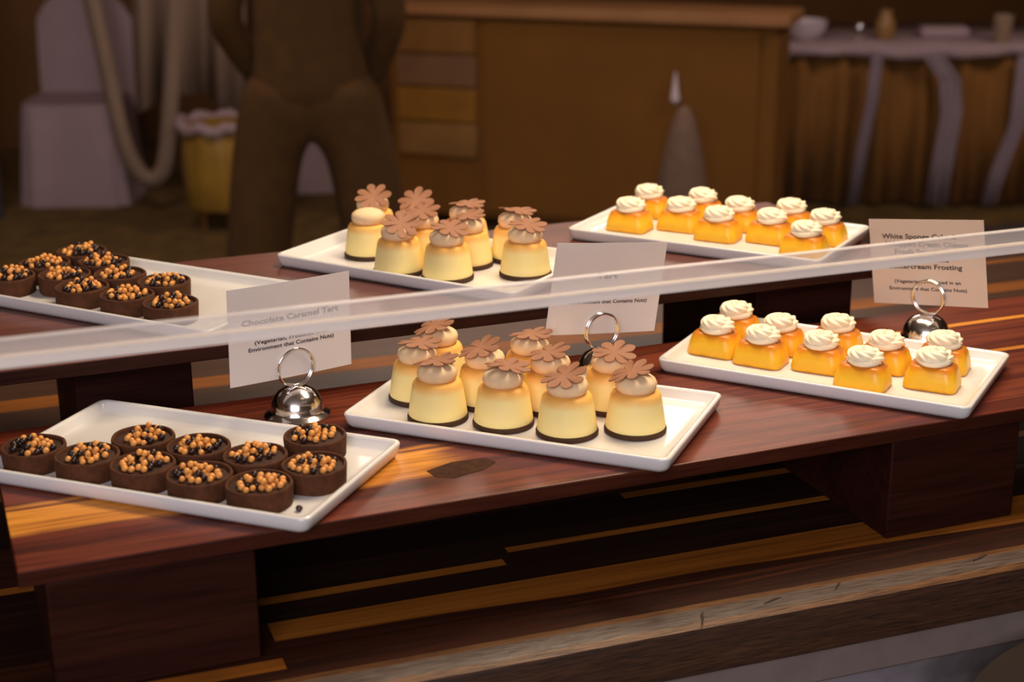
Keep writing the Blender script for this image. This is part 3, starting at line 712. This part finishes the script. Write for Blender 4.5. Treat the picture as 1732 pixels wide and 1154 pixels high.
# white covered chairs
def covered_chair(loc, rz, label, wd, hh):
    c = frame('banquet_chair', loc, rz, label, 'chair', 'white covered banquet chairs')
    V = []; F = []
    # skirted seat with flared folds
    n = 40
    for (sx, sz) in ((1.14, .0), (1.06, .22), (1.0, .44), (.97, .47)):
        for k in range(n):
            a = 2 * math.pi * k / n; ca, sa = math.cos(a), math.sin(a); e = .35
            x = math.copysign(abs(ca) ** e, ca) * wd / 2; y = math.copysign(abs(sa) ** e, sa) * .21
            fl = 1 + (.03 * math.sin(9 * a) if sz < .4 else 0); V.append((x * sx * fl, y * sx * fl, sz))
    for i in range(3):
        for k in range(n): F.append((i * n + k, i * n + (k + 1) % n, (i + 1) * n + (k + 1) % n, (i + 1) * n + k))
    F.append(tuple(range(n))[::-1]); F.append(tuple(3 * n + k for k in range(n)))
    mesh('skirted_seat', V, F, m_cloth, c, angle=60)
    V, F = [], []; m = 12
    for i in range(m + 1):
        u = i / m - .5; top = hh - .12 * (2 * u) ** 4
        for z, y in ((.40, .20), (.6, .215), (top - .04, .235), (top, .245), (top, .265), (top - .04, .275), (.6, .255), (.40, .24)): V.append((u * wd * .98, y, z))
    for i in range(m):
        for k in range(8): F.append((i * 8 + k, i * 8 + 8 + k, i * 8 + 8 + (k + 1) % 8, i * 8 + (k + 1) % 8))
    F.append(tuple(range(8))); F.append(tuple(m * 8 + k for k in range(8)))
    mesh('backrest', V, F, m_cloth, c, angle=60)
    return c
covered_chair((.76, 7.62, 0), YAW, 'white covered banquet chair beside the dark column, blurred, upper left', .46, .93)
covered_chair((1.80, 7.48, 0), YAW + .1, 'white covered banquet chair glimpsed between the standing person\'s legs', .42, .95)
# draped curtain with swag
cu2 = frame('draped_curtain', (.98, 7.2, 0), YAW, 'pale draped curtain with swag hanging in the upper left background', 'curtain')
V, F = [], []; N = 90
for i in range(N + 1):
    x = .02 + .50 * i / N; y = .05 * math.cos(x * 38); b = .42 + .12 * math.sin(x * 6)
    for z in (H - .02, 2.0, 1.0, b): V.append((x - .12 * (1.3 - z) * .35 * (1 if z < 1.3 else 0), y, z))
for i in range(N):
    for k in range(3): F.append((i * 4 + k, i * 4 + 4 + k, i * 4 + 5 + k, i * 4 + 1 + k))
m_curt = plain('cream_curtain', (.34, .24, .17), .9, .1, 4)
o = mesh('curtain_panel', V, F, m_curt, cu2); o.modifiers.new('solid', 'SOLIDIFY').thickness = .004
path = [(-.22, .0, H - .02), (-.20, 0, 1.6), (-.17, -.02, 1.1), (-.12, -.03, .7), (-.07, -.04, .35), (-.01, -.05, .20), (.05, -.05, .16), (.11, -.05, .22), (.15, -.04, .45), (.19, -.03, .8), (.22, -.02, 1.3), (.24, 0, H - .02)]
def densify(p, n=5):
    o = []
    for i in range(len(p) - 1):
        for k in range(n):
            u = k / n; p0 = Vector(p[max(i - 1, 0)]); p1 = Vector(p[i]); p2 = Vector(p[i + 1]); p3 = Vector(p[min(i + 2, len(p) - 1)])
            o.append(.5 * ((2 * p1) + (-p0 + p2) * u + (2 * p0 - 5 * p1 + 4 * p2 - p3) * u * u + (-p0 + 3 * p1 - 3 * p2 + p3) * u ** 3))
    o.append(Vector(p[-1])); return o
mesh('curtain_swag', *tube(densify(path), .034, 14, mod=lambda a, u: 1 + .2 * math.cos(5 * a)), m_curt, cu2)
# gold ottoman with white ruffle
ot = frame('ottoman', (1.26, 6.75, 0), YAW, 'round gold ottoman with pale ruffled trim, blurred behind the tart platter', 'ottoman')
lathe('gold_drum', [(.15, .10), (.165, .12), (.17, .30), (.165, .42), (.15, .46), (.05, .48), (.002, .48)], m_gold, ot, 36, mod=lambda a, r, z: 1 + .03 * math.sin(12 * a))
rp = [(.165 * math.cos(R(a)), -.165 * abs(math.sin(R(a))) * .9 - .01, .13 + .38 * math.sin(R(a)) ** .6 if 0 < a < 180 else .13) for a in range(-10, 191, 10)]
rp = [(.175 * math.cos(R(a)), -.06, .16 + .36 * max(0, math.sin(R(a))) ** .7) for a in range(0, 100, 6)]
mesh('ruffle_trim', *tube([(.178 * math.cos(R(a)), .178 * math.sin(R(a)), .46 + .01 * math.sin(R(a * 9))) for a in range(0, 360, 5)], .024, 8, closed=True, mod=lambda a, u: 1 + .25 * math.sin(60 * u * math.pi)), m_cloth, ot)
for k in range(3):
    a = R(90 + 120 * k); q = lathe('foot', [(.012, 0), (.018, .10)], m_brown, ot, 12); q.location = (.1 * math.cos(a), .1 * math.sin(a), 0)
# stool added as a stand-in for the dark shadow low on the counter
bs = frame('shadow_stool', (1.04, .904, 0), .2, 'made-up dark round stool standing in for a shadow on the counter front, lower right corner', 'stool')

# ---------------------------------------------------------------- person
def skin(name, nodes, edges, mat, parent, sub=2):
    me = bpy.data.meshes.new(name); me.from_pydata([n[0] for n in nodes], edges, []); me.materials.append(mat)
    o = bpy.data.objects.new(name, me); COL.objects.link(o); o.parent = parent
    sk = o.modifiers.new('skin', 'SKIN'); sk.use_smooth_shade = True
    for i, n in enumerate(nodes):
        r = n[1] if isinstance(n[1], tuple) else (n[1], n[1]); me.skin_vertices[0].data[i].radius = r; me.skin_vertices[0].data[i].use_root = (i == 0)
    ss = o.modifiers.new('sub', 'SUBSURF'); ss.levels = sub; ss.render_levels = sub
    return o
m_suit = plain('dark_trouser_wool', (.085, .036, .004), .9, .2, 20)
m_jack = plain('dark_jacket_wool', (.085, .036, .004), .9, .2, 20)
m_skin = plain('skin', (.42, .22, .15), .55, .08, 20); m_hair = plain('dark_hair', (.02, .012, .008), .6, .3, 60); m_shoe = plain('black_shoe_leather', (.012, .012, .012), .3)
pe = frame('person', (1.14, 4.62, 0), YAW, 'person standing in dark jacket and trousers, seen from behind between hips and knees, blurred', 'person')
S = .115
skin('trousers', [((0, 0, 1.02), (.165, .115)), ((0, 0, .95), (.16, .115)), ((-.13, 0, .86), .112), ((.13, 0, .86), .112), ((-.175, .01, .50), .112), ((.175, .01, .50), .112), ((-.225, -.01, .10), .095), ((.225, -.01, .10), .095)],
     [(0, 1), (1, 2), (1, 3), (2, 4), (3, 5), (4, 6), (5, 7)], m_suit, pe)
skin('jacket', [((0, 0, 1.12), (.175, .12)), ((0, 0, .84), (.235, .145)), ((0, 0, 1.32), (.18, .12)), ((0, 0, 1.44), (.10, .08)), ((-.19, 0, 1.41), .066), ((.19, 0, 1.41), .066), ((-.25, -.01, 1.13), .055), ((.25, -.01, 1.13), .055), ((-.165, .14, .93), .045), ((.165, .14, .93), .045)],
     [(0, 1), (0, 2), (2, 3), (3, 4), (3, 5), (4, 6), (5, 7), (6, 8), (7, 9)], m_jack, pe)
bd = skin('body', [((0, .01, 1.46), .055), ((0, .015, 1.54), .052), ((0, .03, 1.62), (.078, .095)), ((0, .03, 1.70), (.074, .09)), ((0, .10, 1.585), .03)],
     [(0, 1), (1, 2), (2, 3), (2, 4)], m_skin, pe)
skin('nose', [((0, .11, 1.64), .012), ((0, .135, 1.615), .014)], [(0, 1)], m_skin, pe)
for s in (-1, 1):
    skin('ear', [((s * .078, .02, 1.64), .012), ((s * .086, .015, 1.60), .009)], [(0, 1)], m_skin, pe)
skin('hair', [((0, .0, 1.70), (.088, .10)), ((0, -.03, 1.62), (.082, .06)), ((0, .05, 1.74), (.07, .06))], [(0, 1), (0, 2)], m_hair, pe)
for s in (-1, 1):
    nd = [((s * .155, .155, .90), .026), ((s * .14, .17, .83), (.020, .030))]; ed = [(0, 1)]
    for k in range(4):
        y = .195 - .015 * k; ln = (.060, .070, .066, .052)[k]
        b = len(nd); nd += [((s * .14, y, .80), .009), ((s * .135, y + .006, .80 - ln * .5), .0085), ((s * .125, y + .014, .80 - ln * .95), .0075)]; ed += [(1, b), (b, b + 1), (b + 1, b + 2)]
    b = len(nd); nd += [((s * .13, .20, .855), .010), ((s * .12, .21, .825), .009)]; ed += [(1, b), (b, b + 1)]
    skin('hand', nd, ed, m_skin, pe, 1)
    skin('shoe', [((s * .225, -.05, .045), .045), ((s * .23, .06, .04), (.045, .038)), ((s * .24, .17, .03), (.04, .028))], [(0, 1), (1, 2)], m_shoe, pe)
# parts of the added stool, dark like the shadow it replaces
m_lea = plain('shadow_stool_dark', (.018, .011, .009), .8, .15, 12, Specular_IOR_Level=.2)
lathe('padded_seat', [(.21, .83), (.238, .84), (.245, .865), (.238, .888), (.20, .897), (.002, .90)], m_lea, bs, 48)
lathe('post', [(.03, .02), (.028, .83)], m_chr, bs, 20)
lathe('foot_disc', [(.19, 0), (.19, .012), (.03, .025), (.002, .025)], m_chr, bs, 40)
